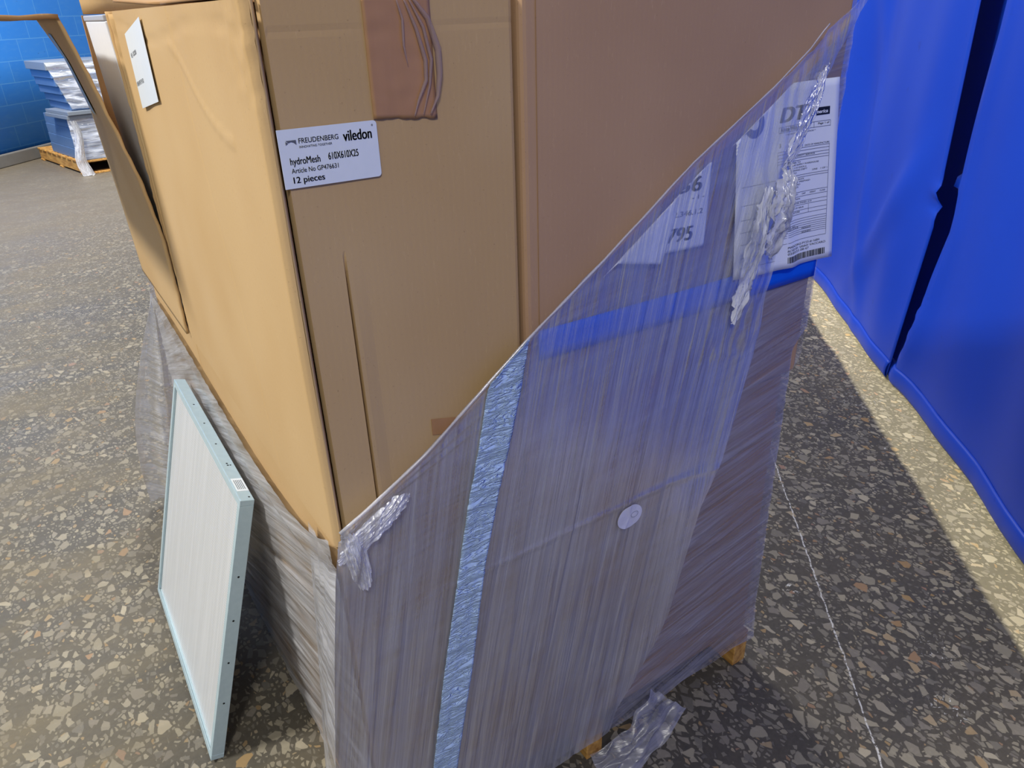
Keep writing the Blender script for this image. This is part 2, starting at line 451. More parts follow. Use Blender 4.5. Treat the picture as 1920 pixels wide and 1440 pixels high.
# ------------------------------------------------------------------ pallet under the load
pal = thing('wooden_pallet', 'wooden pallet under the film wrapped load, only its stringer ends showing', 'pallet')
for x in (.0, .43, .858):
    link('stringer', box_bm(x, x+.04, .0, 1.42, .0, .092, .002), M['wood'], pal)
for k in range(8):
    y = .015 + k*.185
    link('deck_board', box_bm(-.0, .9, y, y+.12, .092, .110, .002), M['wood'], pal)
for y in (.30, .66, 1.02): link('bottom_board', box_bm(.041, .429, y, y+.09, .001, .016, .001), M['wood'], pal)

# ------------------------------------------------------------------ cartons of the load
def carton(label, x0, x1, y0, y1, z0, z1, mat, bev=.006, loc=None):
    t = thing('cardboard_box', label, 'box', ((x0+x1)/2, (y0+y1)/2, z0), group='brown cartons stacked on the pallet')
    t['_o'] = 1; del t['_o']
    hx, hy, h = (x1-x0)/2, (y1-y0)/2, z1-z0
    b = link('box_body', box_bm(-hx, hx, -hy, hy, 0, h, bev, 3), mat, t)
    return t
def local(t, p): return (p[0]-t.location.x, p[1]-t.location.y, p[2]-t.location.z)

low1 = carton('narrow brown carton behind stretch film, lower tier at the near corner', .004, .300, .004, .868, .1105, .748, M['card'])
low2 = carton('wide brown carton behind purple-tinted film, lower tier under the widest box', .303, .884, .004, .868, .1105, .748, M['card_b'])
low3 = carton('brown carton behind milky film, lower tier farthest from the camera', .004, .884, .872, 1.445, .1105, .748, M['card'])

Z0, Z1 = .7495, 1.392
# upper near carton: side panel, front panel with a slit, body behind them
t = thing('cardboard_box', 'tall narrow brown carton with a white product label, at the near corner', 'box', (.15, .435, Z0), group='brown cartons stacked on the pallet')
near_box = t
L = lambda x, y, z: Vector((x-.15, y-.435, z-Z0))
bm = box_bm(.034-.15, .300-.15, .034-.435, .868-.435, .002, Z1-Z0-.002, .004)
link('box_body', bm, M['card_in'], t)
def side_fn(u, v):
    # wraps round the front edge of the panel
    r = .009
    path = [(-.0, .872, 0)]
    y = .870 - u*(.870+.0)
    z = Z0 + v*(Z1-Z0)
    x = 0.0
    k = y/.020
    if y < r: x = r - math.sqrt(max(0, r*r-(r-y)**2)); 
    x += .0022*nz(y*9, z*3.2, 1) - .0012*math.exp(-((y-.30-.22*(z-1.1))/.004)**2)*-1
    x += .0014*math.exp(-((z-1.362-.012*math.sin(y*9))/.0035)**2)
    if z > 1.30: x += .0016*nz(y*60, z*60, 5)*max(0, 1-y/.15)
    x += -.0018*math.exp(-((z-1.30+.05*math.sin(y*11))/.004)**2)*(1 if .12 < y < .40 else 0)
    return L(x, y, z)
o = grid('side_panel', 190, 90, side_fn, M['card'], t)
def strip(u, v):
    return L(.0092+.0046*u, .0002+.005*u*u, Z0+v*(Z1-Z0))
grid('panel_edge', 2, 20, strip, M['card'], t, thick=.001)
xs = [.0175, .019, .022, .03, .05, .060, .0635, .0652, .0662, .067, .0678, .0688, .0705, .074, .09]
xs += [.09+i*.01 for i in range(1, 21)] + [.294, .298, .3005, .3022]
def front_fn(u, v):
    i = round(u*(len(xs)-1)); x = xs[i]; z = Z0 + v*(Z1-Z0)
    y = .0012*nz(x*14, z*4, 3)
    if x < .0180: y += .012
    if x > .297: y += (x-.297)*1.4
    d = max(0, min(1, (1.14-z)/.12))
    w = .0009 + .0013*min(1, max(0, (1.0-z)/.2))
    cx = .067 + .0012*nz(z*9, 1)
    if abs(x-.067) < .0012: y += .022*d
    elif .0688 <= x < .08: y -= .0022*d
    y += .0005*math.exp(-((z-1.361-.002*math.sin(x*30))/.0028)**2)*(1 if x > .02 else 0)
    return L(x, y, z)
grid('front_panel', len(xs)-1, 110, front_fn, M['card'], t, smooth=False)
t.location.y += .006
# top flaps lying shut
grid('top_flap', 12, 8, lambda u, v: L(.004+.296*u, .01+.40*v, Z1+.004+.004*math.sin(u*3)), M['card_in'], t, thick=.004)
grid('top_flap', 12, 8, lambda u, v: L(.004+.296*u, .45+.40*v, Z1+.004+.012*v), M['card_in'], t, thick=.004)
# brown tape and its wrinkles on the front
def tp(u, v): return L(.119+(.076)*u, -.0016-.0008*nz(u*4, v*9), 1.276+.116*v + (.003*nz(u*7, 9) if v == 0 else 0) - .006*u*(1-v))
tape = grid('packing_tape', 16, 24, tp, M['tape_brown'], t, thick=.0006)
tw = M['tape_brown']
wr = NT('lifted_clear_tape'); wr.set(Base_Color=s2l((176, 150, 140)), Roughness=.12, Alpha=.45); wr = wr.m
for pts, rr in (([(.163, 1.392), (.176, 1.36), (.184, 1.33), (.183, 1.31), (.172, 1.290), (.166, 1.275)], .0022),
                ([(.168, 1.392), (.184, 1.362), (.191, 1.33), (.187, 1.305), (.177, 1.276)], .0018),
                ([(.172, 1.392), (.190, 1.37), (.2, 1.34), (.2, 1.315), (.196, 1.293), (.186, 1.276)], .0034),
                ([(.155, 1.392), (.161, 1.37), (.160, 1.345), (.163, 1.327)], .0013)):
    P = []
    for k in range(len(pts)*4-3):
        a = k/4; i = min(int(a), len(pts)-2); f = a-i
        P.append(L(pts[i][0]*(1-f)+pts[i+1][0]*f, -.0045, pts[i][1]*(1-f)+pts[i+1][1]*f))
    tube('tape_wrinkle', P, lambda q, rr=rr: rr*(.35+math.sin(math.pi*min(1, q*1.1))*.8), wr, tape, 6)
# small tape offcut
quad('tape_patch', [L(.154, -.0018, .872), L(.154, -.0018, .896), L(.196, -.0018, .886), L(.196, -.0018, .862)], M['tape_brown'], t)

# front product label
def FR(p): return p
lab = thing('x', 'x', 'x'); bpy.data.objects.remove(lab)
def lbl(u, v):
    r = .0035
    return L(.0135+.1075*u, -.0022-.0004*math.sin(u*3), 1.2165+.0585*v)
bm = bmesh.new(); W_, H_, r = .1075, .0585, .004; pts = [(0, 0)]
pts = [(0, 0)] + [(W_-r+r*math.sin(a), r-r*math.cos(a)) for a in [math.pi/2*i/5 for i in range(6)]] \
    + [(W_-r+r*math.cos(a), H_-r+r*math.sin(a)) for a in [math.pi/2*i/5 for i in range(6)]] + [(0, H_)]
f = bm.faces.new([bm.verts.new(L(.0135+a, -.0024, 1.2165+b)) for a, b in pts])
bmesh.ops.recalc_face_normals(bm, faces=bm.faces)
ex = bmesh.ops.extrude_face_region(bm, geom=[f])
for v in ex['geom']:
    if isinstance(v, bmesh.types.BMVert): v.co.y += .0008
bmesh.ops.recalc_face_normals(bm, faces=bm.faces)
label = link('product_label', bm, M['label'], t); label['label'] = 'white rectangular label with black print'
org = L(.0135, -.0024, 1.2165); X = (1, 0, 0); Y = (0, 0, 1)
def lt(body, u0, u1, v, h, mat=M['ink'], bold=0, **k): text('printed_text', body, mat, label, org, X, Y, u0*W_, u1*W_, v*H_, h, bold=bold, **k)
lt('FREUDENBERG', .195, .590, .752, .0050, M['grey_ink'], 0)
lt('INNOVATING TOGETHER', .195, .520, .672, .0022, M['grey_ink'])
lt('viledon', .640, .935, .700, .0108, M['ink'], 0, fat=.03)
lt('\u00ae', .942, .960, .905, .0020)
lt('hydroMesh', .085, .380, .405, .0070, M['ink'], 0, fat=.02)
lt('610X610X25', .465, .775, .420, .0072, M['ink'], 0, fat=.02)
lt('Article No GP476631', .085, .555, .262, .0048, M['ink'], 0)
lt('12 pieces', .090, .400, .088, .0064, M['ink'], 0, fat=.03)
bm = bmesh.new()
for P in ([(.070, .815), (.170, .815), (.170, .735), (.145, .775), (.120, .790), (.095, .775)], [(.068, .74), (.068, .80), (.092, .77)], ):
    bm.faces.new([bm.verts.new(Vector(org) + Vector((a*W_, -.0005, b*H_))) for a, b in P])
link('printed_logo', bm, M['grey_ink'], label)

# side label on the left face
label2 = quad('side_label', [L(-.0036, .742, 1.356), L(-.0036, .742, 1.237), L(-.0036, .556, 1.262), L(-.0036, .556, 1.381)], M['label'], t)
label2['label'] = 'white slanted label with two short printed lines'
org2 = L(-.0044, .742, 1.237); X2 = Vector((0, -.186, .025)).normalized(); Y2 = Vector((0, 0, 1))
text('printed_text', 'RE: 120208', M['grey_ink'], label2, org2, X2, Y2, .018, .082, .080, .0065)
text('printed_text', 'UREA/PE 39150', M['grey_ink'], label2, org2, X2, Y2, .006, .090, .036, .0065)

# upper wide carton
t = carton('wide plain brown carton rising beside the seam, upper tier on the right', .3045, .912, -.001, .868, Z0, Z1+.01, M['card_b'], .008)
wide_box = t
quad('glued_seam', [local(t, (.3245, -.0016, Z0+.02)), local(t, (.3255, -.0016, Z0+.02)), local(t, (.3262, -.0016, Z1)), local(t, (.3250, -.0016, Z1))], M['card_in'], t, .0004)

# upper far carton, torn open on the left
t = thing('cardboard_box', 'torn open brown carton with its side leaning out, behind the near carton', 'box', (.3, 1.16, Z0), group='brown cartons stacked on the pallet')
torn = t; LB = lambda x, y, z: Vector((x-.3, y-1.16, z-Z0))
bm = bmesh.new()
box_bm(-.298+.0, .298, .2795, .2865, 0, .64, .001, 1, bm)     # back wall
link('box_wall', bm, M['card_in'], t)
link('box_wall', box_bm(.291, .298, -.285, .279, 0, .64, .001, 1), M['card_in'], t)
link('box_floor', box_bm(-.290, .290, -.283, .278, 0.001, .008), M['card_in'], t)
# near wall seen edge-on, frayed
def nearw(u, v):
    z = Z0 + .0 + v*.638; y = .878 + .012*v*v + .0015*nz(z*40, 2)
    x0 = -.001 - .004*v*v + .0015*nz(z*55, 8)
    return LB(x0 + u*(.58-x0), y, z)
grid('box_wall', 14, 70, nearw, M['card_edge'], t, thick=.006)
def nearw2(u, v):
    z = .90 + v*.492; return LB(-.002-.006*v + .05*u + .0025*nz(z*48, 5), .897+.01*v, z)
grid('torn_liner', 6, 70, nearw2, M['card_edge'], t, thick=.0018)
# leaning side panel
near_e = [(.70, 0.), (.86, .0), (.975, -.001), (1.10, -.018), (1.23, -.046), (1.32, -.066), (1.387, -.083)]
far_e = [(.70, -.002), (.95, -.012), (1.18, -.024), (1.30, -.05), (1.385, -.086)]
def lean(u, v):
    z = .755 + v*(1.386-.755); y = .890 + u*.558
    a = interp(near_e, z); b = interp(far_e, z)
    bow = -.012*math.sin(math.pi*u)*max(0, (z-1.0))/.38
    frag = .0035*nz(z*30, 4) if u == 0 else 0
    return LB(-.005 + a*(1-u)+b*u + bow*0.3 + frag, y + (frag*.8), z)
leaf = grid('leaning_side_panel', 24, 60, lean, M['card'], t, thick=.0055)
def flp(u, v):
    y = .885 + u*.56; x = -.086 - .36*v
    return LB(x, y - .01*v, 1.386 + .004*math.sin(v*2.5) - .012*v*v*0 + .0025*nz(v*9, u*4) - .004*v)
grid('folded_top_flap', 20, 24, flp, M['card_in'], t, thick=.0075)
def hf(u, v): return LB(.008+.58*u, 1.449+.03*v, 1.392+.20*v)
grid('raised_top_flap', 10, 8, hf, M['card'], t, thick=.006)
st = [(.0, 0), (1, 0)]
def slv(u, v):
    z = 1.19 + .165*v; y = 1.20+.10*u
    uu = (y-.89)/.558
    a = interp(near_e, z); b = interp(far_e, z)
    return LB(-.0095 + a*(1-uu)+b*uu - .003, y, z)
sl = grid('blue_white_label', 4, 10, slv, plain('pale_blue_label', (150, 178, 214), .5), t, thick=.0005)

# white filters standing in the torn carton
for k in range(3):
    x = .019 + k*.055
    ft = thing('white_filter', ['white boxed filter standing foremost in the torn carton', 'white boxed filter behind the foremost one in the torn carton', 'white boxed filter deepest in the torn carton'][k], 'filter', (x, 1.085, Z0+.0095), (0, -.05, 0), group='white filters in the torn carton')
    link('filter_face', box_bm(0, .05, -.178, .150, 0, .618, .002), M['white_panel'], ft)
    link('filter_cap', box_bm(-.001, .051, -.1755, .1605, .6185, .629, .002), plain('grey_filter_edge', (170, 174, 182), .5), ft)

# ------------------------------------------------------------------ stretch film
diag = [(.0, .772), (.008, .777), (.058, .802), (.141, .850), (.241, .924), (.303, .971), (.435, 1.058), (.597, 1.172), (.756, 1.264), (.824, 1.310), (.854, 1.338), (.904, 1.380)]
diag_f = [(.002, .793), (.051, .818), (.131, .865), (.228, .937), (.289, .982), (.418, 1.067), (.576, 1.178), (.73, 1.267), (.796, 1.312), (.825, 1.339), (.885, 1.380)]
diag_inv = [(z, x) for x, z in diag_f]
fl_left = [(.05, -.098), (.2, -.088), (.40, -.063), (.59, -.035), (.72, -.014), (.793, .002)]
fl_right = [(.05, .47), (.115, .483), (.338, .593), (.564, .652), (.652, .695), (.859, .744), (.988, .760), (1.156, .771), (1.288, .834), (1.358, .878), (1.380, .905)]
def wrinkle(x, z, ang, sx, sz, amp, seed=0):
    a = x*math.cos(ang)+z*math.sin(ang); b = -x*math.sin(ang)+z*math.cos(ang)
    return amp*nz(a*sx, b*sz, seed)
def flap_y(x, z):
    k = math.exp(-max(0, x+.09)/.05)*min(1, max(0, (.80-z))/.1)
    y = -.0185 - .014*k
    y += wrinkle(x, z, math.radians(-12)*-1*-1, 46, 2.0, .0020, 3) + wrinkle(x, z, math.radians(-12), 90, 5, .0014, 8)
    # hard crease running level across the flap, and the stretched rope lines up from the corner
    c = z - (.628 + .02*(x-.3)); y -= .0016*math.exp(-(c/.004)**2)*(1 if x > .2 else max(0, x/.2))
    for m_, s_ in ((.60, .0028), (.50, .0024), (.42, .0022)):
        c = z - (.785 + m_*x); y -= .004*math.exp(-(c/s_)**2)*math.exp(-x/.13)
    e = z - interp(diag_f, x); y -= .004*math.exp(-(e/.006)**2)
    r = interp(fl_right, z) - x
    y -= .016*math.exp(-(r/.05)**2)*min(1, z/.3)
    # bunched band near the loose right edge
    if z > .85: y += .006*nz(x*70, z*22, 5)*math.exp(-(r/.12)**2)
    return min(y, -.0115)
wrap = thing('stretch_film', 'clear stretch film wrapped round the pallet load, torn open along a diagonal', 'plastic film')
def flap_fn(u, v):
    z = .05 + v*(1.376-.05)
    xl = interp(fl_left, z) if z < .793 else interp(diag_inv, z)
    xr = interp(fl_right, z)
    if xr < xl+.001: xr = xl+.001
    x = xl + (xr-xl)*u
    zz = z + (0.018*nz(x*9, 3)+.02*nz(x*30, 1) if v == 0 else 0)
    if 0 < u: zz = z
    if v < .15: zz += (.05*x/.47)*(1-v/.15)*.6
    return Vector((x, flap_y(x, z), zz))
grid('loose_flap', 190, 260, flap_fn, M['film_flap'], wrap, uvfn=lambda a, b, co: (co.x, co.z))
# the film's inner layers on the front
wr_right = [(.06, .905), (.76, .890), (.770, .921), (1.39, .915)]
def wrap_fn(u, v):
    zmin = .058 + .036*max(0, min(1, (u-.62)/.3)); xr = interp(wr_right, .06 + v*1.2*(.5+.5*u)); x = u*xr
    zt = interp(diag, min(x, .904)) - .016 if x < .905 else 1.38
    z = zmin + .02*math.sin(x*5) + .014*nz(x*11, 2) + (zt-zmin)*v
    y = -.0042 + wrinkle(x, z, math.radians(78), 60, 4, .0022, 11)
    if z < .2: y -= .012*((.2-z)/.14)**2*(.5+.5*nz(x*6, 4))
    return Vector((x, min(y, -.0022), z))
grid('front_wrap', 170, 150, wrap_fn, M['film_wrap'], wrap, uvfn=lambda a, b, co: (co.x, co.z))
def right_fn(u, v):
    y = .0 + u*1.455; z = .10 + v*1.29
    return Vector((interp(wr_right, z) + .003*nz(y*5, z*20), y-.002, z))
grid('right_wrap', 30, 60, right_fn, M['film_wrap'], wrap, uvfn=lambda a, b, co: (co.y, co.z))
grid('back_wrap', 30, 40, lambda u, v: Vector((-.005+u*.92, 1.456+.003*nz(u*9, v*20), .06+v*.66)), M['film_wrap'], wrap, uvfn=lambda a, b, co: (co.x, co.z))
def left_fn(u, v):
    y = -.004 + u*1.458
    zt = .690 + .085*math.exp(-max(0, y)/.13) - .012*math.sin(y*4)
    zb = .035
    z = zb + (zt-zb)*v
    x = -.004 + (1-.85*v**5)*wrinkle(y, z, math.radians(68), 40, 1.6, .004, 21) + wrinkle(y, z, math.radians(68), 110, 3, .0018, 22)
    if z > zt-.05: x -= .004
    return Vector((min(x, .0025)-.0015 - .018*(1-v)*u, y, z))
grid('left_wrap', 200, 130, left_fn, M['film_left'], wrap, uvfn=lambda a, b, co: (co.y, co.z))
# corner web between the left wrap and the front flap
def web(u, v):
    z = .05 + v*.69; xl = interp(fl_left, z)
    a = Vector((xl, flap_y(xl, z), z)); b = Vector((-.006, .10+.22*(1-v), z))
    p = a.lerp(b, u); p.x -= .006*math.sin(math.pi*u)*(1-v) ; p.x += .004*nz(u*6, z*9)*u*(1-u)*4
    return p
grid('corner_web', 24, 80, web, M['film_left'], wrap, uvfn=lambda a, b, co: (co.y-co.x, co.z))
# skirt of film hanging away at the far left corner
def skirt(u, v):
    z = .02 + v*.66; k = (1-v)
    out = -.004 - .155*math.sin(min(1, k*1.15)*math.pi/2)
    p = Vector((out*u - .002, 1.462 + .01*nz(u*5, v*6), z + (.015*nz(u*8, 1) if v == 0 else 0)))
    p.y += .012*math.sin(u*9+v*2)
    return p
grid('hanging_skirt', 40, 50, skirt, M['film_left'], wrap, uvfn=lambda a, b, co: (co.z*.2+co.x, co.x*.3+co.z))
# tight rope along the torn diagonal
pts = [Vector((interp(diag_inv, z), -.0215-.001*nz(z*30, 1), z)) for z in [.793 + .55*i/70 for i in range(71)]]
tube('torn_edge_roll', pts, lambda q: .0024*(1-q*.6)*(1+.3*nz(q*30, 2)), M['film_knot'], wrap, 7, .3)
# crumpled gathers: at the corner, at the flap's free edge, and trailing on the floor
def crumple(name, cx, cz, wx, wz, yb, amp, ang, seed, nu=46, nv=46):
    def fn(u, v):
        a = (u-.5)*2; b = (v-.5)*2
        # round the outline so it never reads as a card
        r = max(abs(a), abs(b)); l = math.hypot(a, b); k = r/l if l > 0 else 1
        a2, b2 = a*k*(1+.18*nz(b*3, seed)), b*k*(1+.18*nz(a*3, seed+4))
        x = a2*wx*math.cos(ang) - b2*wz*math.sin(ang); z = a2*wx*math.sin(ang) + b2*wz*math.cos(ang)
        y = yb - amp*(1-min(1, (a2*a2+b2*b2)))*.8 + amp*.55*noise.noise(Vector((a2*6, b2*2.2, seed))) + amp*.4*noise.noise(Vector((a2*15, b2*6, seed)))
        return Vector((cx+x, y, cz+z))
    return grid(name, nu, nv, fn, M['film_knot'], wrap, uvfn=lambda a, b, co: (co.x, co.z), smooth=True)
crumple('corner_gather', .044, .788, .017, .062, -.030, .008, .56-math.pi/2, 3)
crumple('corner_gather', .016, .748, .014, .050, -.034, .007, .12, 5)
crumple('flap_gather', .745, 1.085, .022, .070, -.044, .020, -.12, 9)
crumple('flap_gather', .705, 1.020, .018, .110, -.034, .014, -.22, 15)
crumple('flap_gather', .790, 1.215, .014, .080, -.034, .010, -.42, 21)
def tail(u, v):
    # film tail hanging to the floor from the lower hem
    x = .585 - .16*u + .05*v*(1-u); z = .115 - .105*u - .02*v*(1-u)
    z = max(.004, .118 - .108*(u*.75+v*.35) + .008*nz(u*6, v*5, 2))
    y = -.012 - .055*v - .02*math.sin(u*3) + .010*nz(u*5, v*6, 9)
    return Vector((x, y, z))
grid('trailing_tail', 40, 30, tail, M['film_wrap'], wrap, uvfn=lambda a, b, co: (co.x, co.z))

# tape and sticker on the film
def ltape(u, v):
    z = .05 + v*(.984-.05)
    a = interp([(.05, .052), (.272, .090), (.480, .128), (.642, .162), (.755, .185), (.844, .208), (.937, .229), (.984, .240)], z)
    b = interp([(.05, .098), (.238, .132), (.451, .174), (.640, .208), (.762, .238), (.853, .264), (.911, .280), (.984, .296)], z)
    a = max(a, interp(diag_inv, z)-.001) if z > .8 else a; b = max(b, a+.001); zz = z
    x = a + (b-a)*u
    cr = (.0026*nz(x*14, z*60 + x*14 + 3*nz(x*9, z*7), 3) + .0016*nz(x*40, z*130, 6))*(.55+1.3*nz(z*7, 4))
    return Vector((x, flap_y(x, z) - .0025 + cr*.8, zz))
tag(grid('adhesive_tape', 16, 330, ltape, M['tape_light'], thick=.0004), 'crumpled light blue tape strip running down the film on the front', 'tape')
def htape(u, v):
    x = .320 + .592*u; z = .9385 + .045*v + .001*math.sin(x*8)
    return Vector((x, -.0073, z))
tag(grid('adhesive_tape', 60, 3, htape, M['tape_blue'], thick=.0006), 'deep blue tape band stuck level across the wide carton, under the film', 'tape')
def sticker():
    bm = bmesh.new(); cx, cz, rx, rz = .4925, .604, .0275, .0225
    ring = []
    cvert = bm.verts.new((cx, flap_y(cx, cz)-.003, cz))
    for i in range(32):
        a = 2*math.pi*i/32; x = cx+rx*math.cos(a); z = cz+rz*math.sin(a)
        ring.append(bm.verts.new((x, flap_y(x, z)-.003, z)))
    for i in range(32): bm.faces.new((cvert, ring[i], ring[(i+1) % 32]))
    bmesh.ops.recalc_face_normals(bm, faces=bm.faces)
    o = link('round_sticker', bm, plain('whitish_sticker', (205, 205, 218), .4, 0, .3, 60)); 
    md = o.modifiers.new('solid', 'SOLIDIFY'); md.thickness = .0005
    tag(o, 'small round whitish sticker on the film, right of the blue tape strip', 'sticker')
    bm = bmesh.new()
    n = 28; A = []; B = []
    for i in range(n):
        a = 2*math.pi*i/n
        A.append(bm.verts.new((cx+.006+.008*math.cos(a), -.0262, cz+.006+.006*math.sin(a))))
        B.append(bm.verts.new((cx+.006+.0072*math.cos(a), -.0262, cz+.006+.0053*math.sin(a))))
    for i in range(n): bm.faces.new((A[i], A[(i+1) % n], B[(i+1) % n], B[i]))
    link('printed_ring', bm, M['grey_ink'], o)
sticker()

# ------------------------------------------------------------------ papers under and on the film
def paper(name, lab, BL, BR, TR, TL, fy, mat=M['white'], nu=24, nv=24):
    BL, BR, TR, TL = map(Vector, (BL, BR, TR, TL))
    def pt(u, v):
        p = BL.lerp(BR, u).lerp(TL.lerp(TR, u), v)
        return Vector((p.x, fy(u, v), min(p.y, interp(diag, p.x) - .017)))
    o = grid(name, nu, nv, lambda u, v: pt(u, v), mat, thick=.0003)
    tag(o, lab, 'paper'); return o, pt
def fy1(u, v): return -.0125 - .004*math.sin(u*5+v*2) - .020*max(0, u-.62)**1.5*(1.2-v*.6) - .006*math.exp(-((u-.55+.2*v)/.08)**2)*(1-v)
# the delivery document
doc, DP = paper('delivery_document', 'printed delivery document with a barcode, sticking out past the film at the right', (.695, .978), (.944, .970), (.880, 1.268), (.655, 1.262), fy1)
def dm(body, u0, u1, v, h, mat=M['ink'], shear=0, bold=0, tilt=0, rt=False, fat=.02):
    """printing mapped through the sheet so it follows the curl"""
    cu = bpy.data.curves.new('printed_text', 'FONT'); cu.body = body; cu.size = 1; cu.shear = shear; cu.offset = bold
    tmp = bpy.data.objects.new('tmp', cu); COL.objects.link(tmp)
    dg = bpy.context.evaluated_depsgraph_get(); dg.update()
    me = bpy.data.meshes.new_from_object(tmp.evaluated_get(dg)); bpy.data.objects.remove(tmp)
    xs_ = [q.co.x for q in me.vertices]; a, b = min(xs_), max(xs_)
    for q in me.vertices:
        uu = u0 + (q.co.x-a)/(b-a)*(u1-u0); vv = v + q.co.y/.7*h
        q.co = DP(uu, vv) + Vector((0, -.0007, 0))
    me = fatten(me, (1, 0, 0), h*.29*fat)
    me.materials.clear(); me.materials.append(mat)
    o = bpy.data.objects.new('printed_text', me); COL.objects.link(o); o.parent = doc
def dr(bm, u0, u1, v0, v1, n=8):
    for i in range(n):
        a = u0+(u1-u0)*i/n; b = u0+(u1-u0)*(i+1)/n
        bm.faces.new([bm.verts.new(DP(x, y)+Vector((0, -.0007, 0))) for x, y in ((a, v0), (b, v0), (b, v1), (a, v1))])
dm('DT', .44, .73, .815, .072, M['ink'], .3, .01, fat=.10)
bm = bmesh.new(); dr(bm, .73, .92, .822, .862); link('printed_bar', bm, M['ink'], doc)
cu_white = M['white']
def dmw():
    global DP
    o_ = DP
    DP = lambda u, v: o_(u, v) + Vector((0, -.0006, 0))
    dm('America', .76, .90, .832, .018, M['white'], .2, .02)
    DP = o_
dmw()
dm('Advice With Receipt', .44, .74, .768, .020, M['ink'], 0, .02)
dm('Page 1 of', .82, .92, .775, .010)
dm('** NO INFORMATION DISCREPANCIES **', .50, .80, .745, .007, M['grey_ink'])
dm('3', .42, .44, .69, .02, M['grey_ink'])
dm('DATE OF MANUFACTURE', .70, .93, .672, .009, M['grey_ink'])
bm = bmesh.new()
rows = [.79, .762, .665, .650, .632, .616, .602, .520, .508, .425, .400, .372, .352, .322, .300, .272, .258, .244, .232, .220, .208, .196, .184, .150]
for v in rows: dr(bm, .40 if v < .7 else .42, .93, v, v+.0020)
for u, v0, v1 in ((.93, .15, .67), (.52, .27, .60), (.42, .76, .79), (.93, .76, .79), (.78, .76, .79), (.75, .30, .35), (.40, .15, .66)):
    dr(bm, u, u+.0022, v0, v1, 1)
for v in (.52, .42, .34, .27, .20, .12, .06): dr(bm, .05, .38, v, v+.002)
link('printed_table', bm, M['grey_ink'], doc)
for k, (b, u0, u1, v) in enumerate((('CONSIGNEE', .53, .63, .640), ('NAVAL SAFETY SERVICE', .53, .80, .622), ('DELIVER TO', .53, .66, .588), ('MARINE SUPPLY WAREHOUSE', .53, .84, .575),
        ('BLDG 1142 DOCK 6', .53, .72, .560), ('RECEIVING DEPT', .53, .73, .546), ('SHIP TO', .53, .62, .532), ('LINE', .78, .83, .535), ('1 OF 1', .86, .92, .535),
        ('CARRIER TRUCK', .53, .70, .494), ('FREIGHT PREPAID', .53, .76, .480), ('ORDER NO', .53, .66, .466), ('PALLETS', .53, .64, .452), ('GROSS', .53, .60, .438),
        ('QTY', .60, .64, .410), ('UNIT', .68, .72, .410), ('WEIGHT', .76, .82, .410), ('CLASS', .86, .91, .410), ('DESCRIPTION', .53, .66, .385), ('AIR FILTER PANEL 610', .53, .78, .360),
        ('PLACE OF ISSUE', .53, .70, .334), ('SIGNATURE', .53, .66, .310), ('NET WEIGHT', .41, .53, .246), ('TARE WEIGHT', .41, .54, .234), ('GROSS WEIGHT', .41, .55, .222), ('VOLUME', .41, .50, .210),
        ('KG', .56, .60, .234), ('124.0', .56, .64, .222), ('FREIGHT', .68, .78, .210), ('SIGNED', .68, .78, .186))):
    dm(b, u0, u1, v, .0085, M['grey_ink'])
dm('PWDCDN2-PY23-#-1684', .50, .87, .118, .013, M['grey_ink'])
dm('RCVD BY: VINNY VACCARO', .50, .93, .098, .013, M['grey_ink'])
dm('03/02/23 08:47', .50, .76, .080, .013, M['grey_ink'])
bm = bmesh.new(); u = .50
rb = random.Random(4)
while u < .93:
    w = rb.choice((.003, .003, .006, .009)); dr(bm, u, u+w, .030, .068, 1); u += w + rb.choice((.003, .005, .007))
link('printed_barcode', bm, M['ink'], doc)
# half hidden blue round stamp on the document
bm = bmesh.new(); c0 = (.17, .84)
n = 30; A = []; Bv = []
for i in range(n):
    a = 2*math.pi*i/n
    A.append(bm.verts.new(DP(c0[0]+.10*math.cos(a), c0[1]+.075*math.sin(a))+Vector((0, -.0007, 0))))
    Bv.append(bm.verts.new(DP(c0[0]+.05*math.cos(a), c0[1]+.035*math.sin(a))+Vector((0, -.0007, 0))))
for i in range(n): bm.faces.new((A[i], A[(i+1) % n], Bv[(i+1) % n], Bv[i]))
link('printed_stamp', bm, M['blue_ink'], doc)

# handwritten number sheet under the film, with its turned-over half
num, NP = paper('number_sheet', 'white sheet with large hand-drawn numbers behind the film, left of the delivery document', (.545, 1.050), (.626, 1.047), (.628, 1.170), (.563, 1.171), lambda u, v: -.0082-.001*math.sin(u*4))
DP_, DPd = DP, doc
DP, doc = NP, num
dm('36', .12, .72, .70, .17, M['ink'], .05, .0, fat=.03)
dm('2.346.1.2', .05, .85, .42, .06, M['grey_ink'])
dm('795', .0, .62, .12, .17, M['ink'], .05, .0, fat=.03)
dm('- 1 -', .5, .85, .60, .05, M['grey_ink'])
DP, doc = DP_, DPd
bm_pts = [(.427, 1.060), (.538, 1.036), (.560, 1.105), (.563, 1.168)]
def foldp(u, v):
    a = Vector(bm_pts[0]); b = Vector(bm_pts[1]); c = Vector(bm_pts[2]); d = Vector(bm_pts[3])
    p = a.lerp(b, u).lerp(d.lerp(c, u) if False else a.lerp(d, .999).lerp(c, u), v)
    zmax = interp(diag, p.x) - .015
    p.y = min(p.y, zmax)
    return Vector((p.x, -.0105 - .004*math.sin(u*3.0)*(1-v*.5) + .001*nz(u*5, v*5), p.y))
fo = grid('folded_half', 22, 22, foldp, M['white'], num, thick=.0003)
fo['label'] = 'turned-over blank half of the sheet'
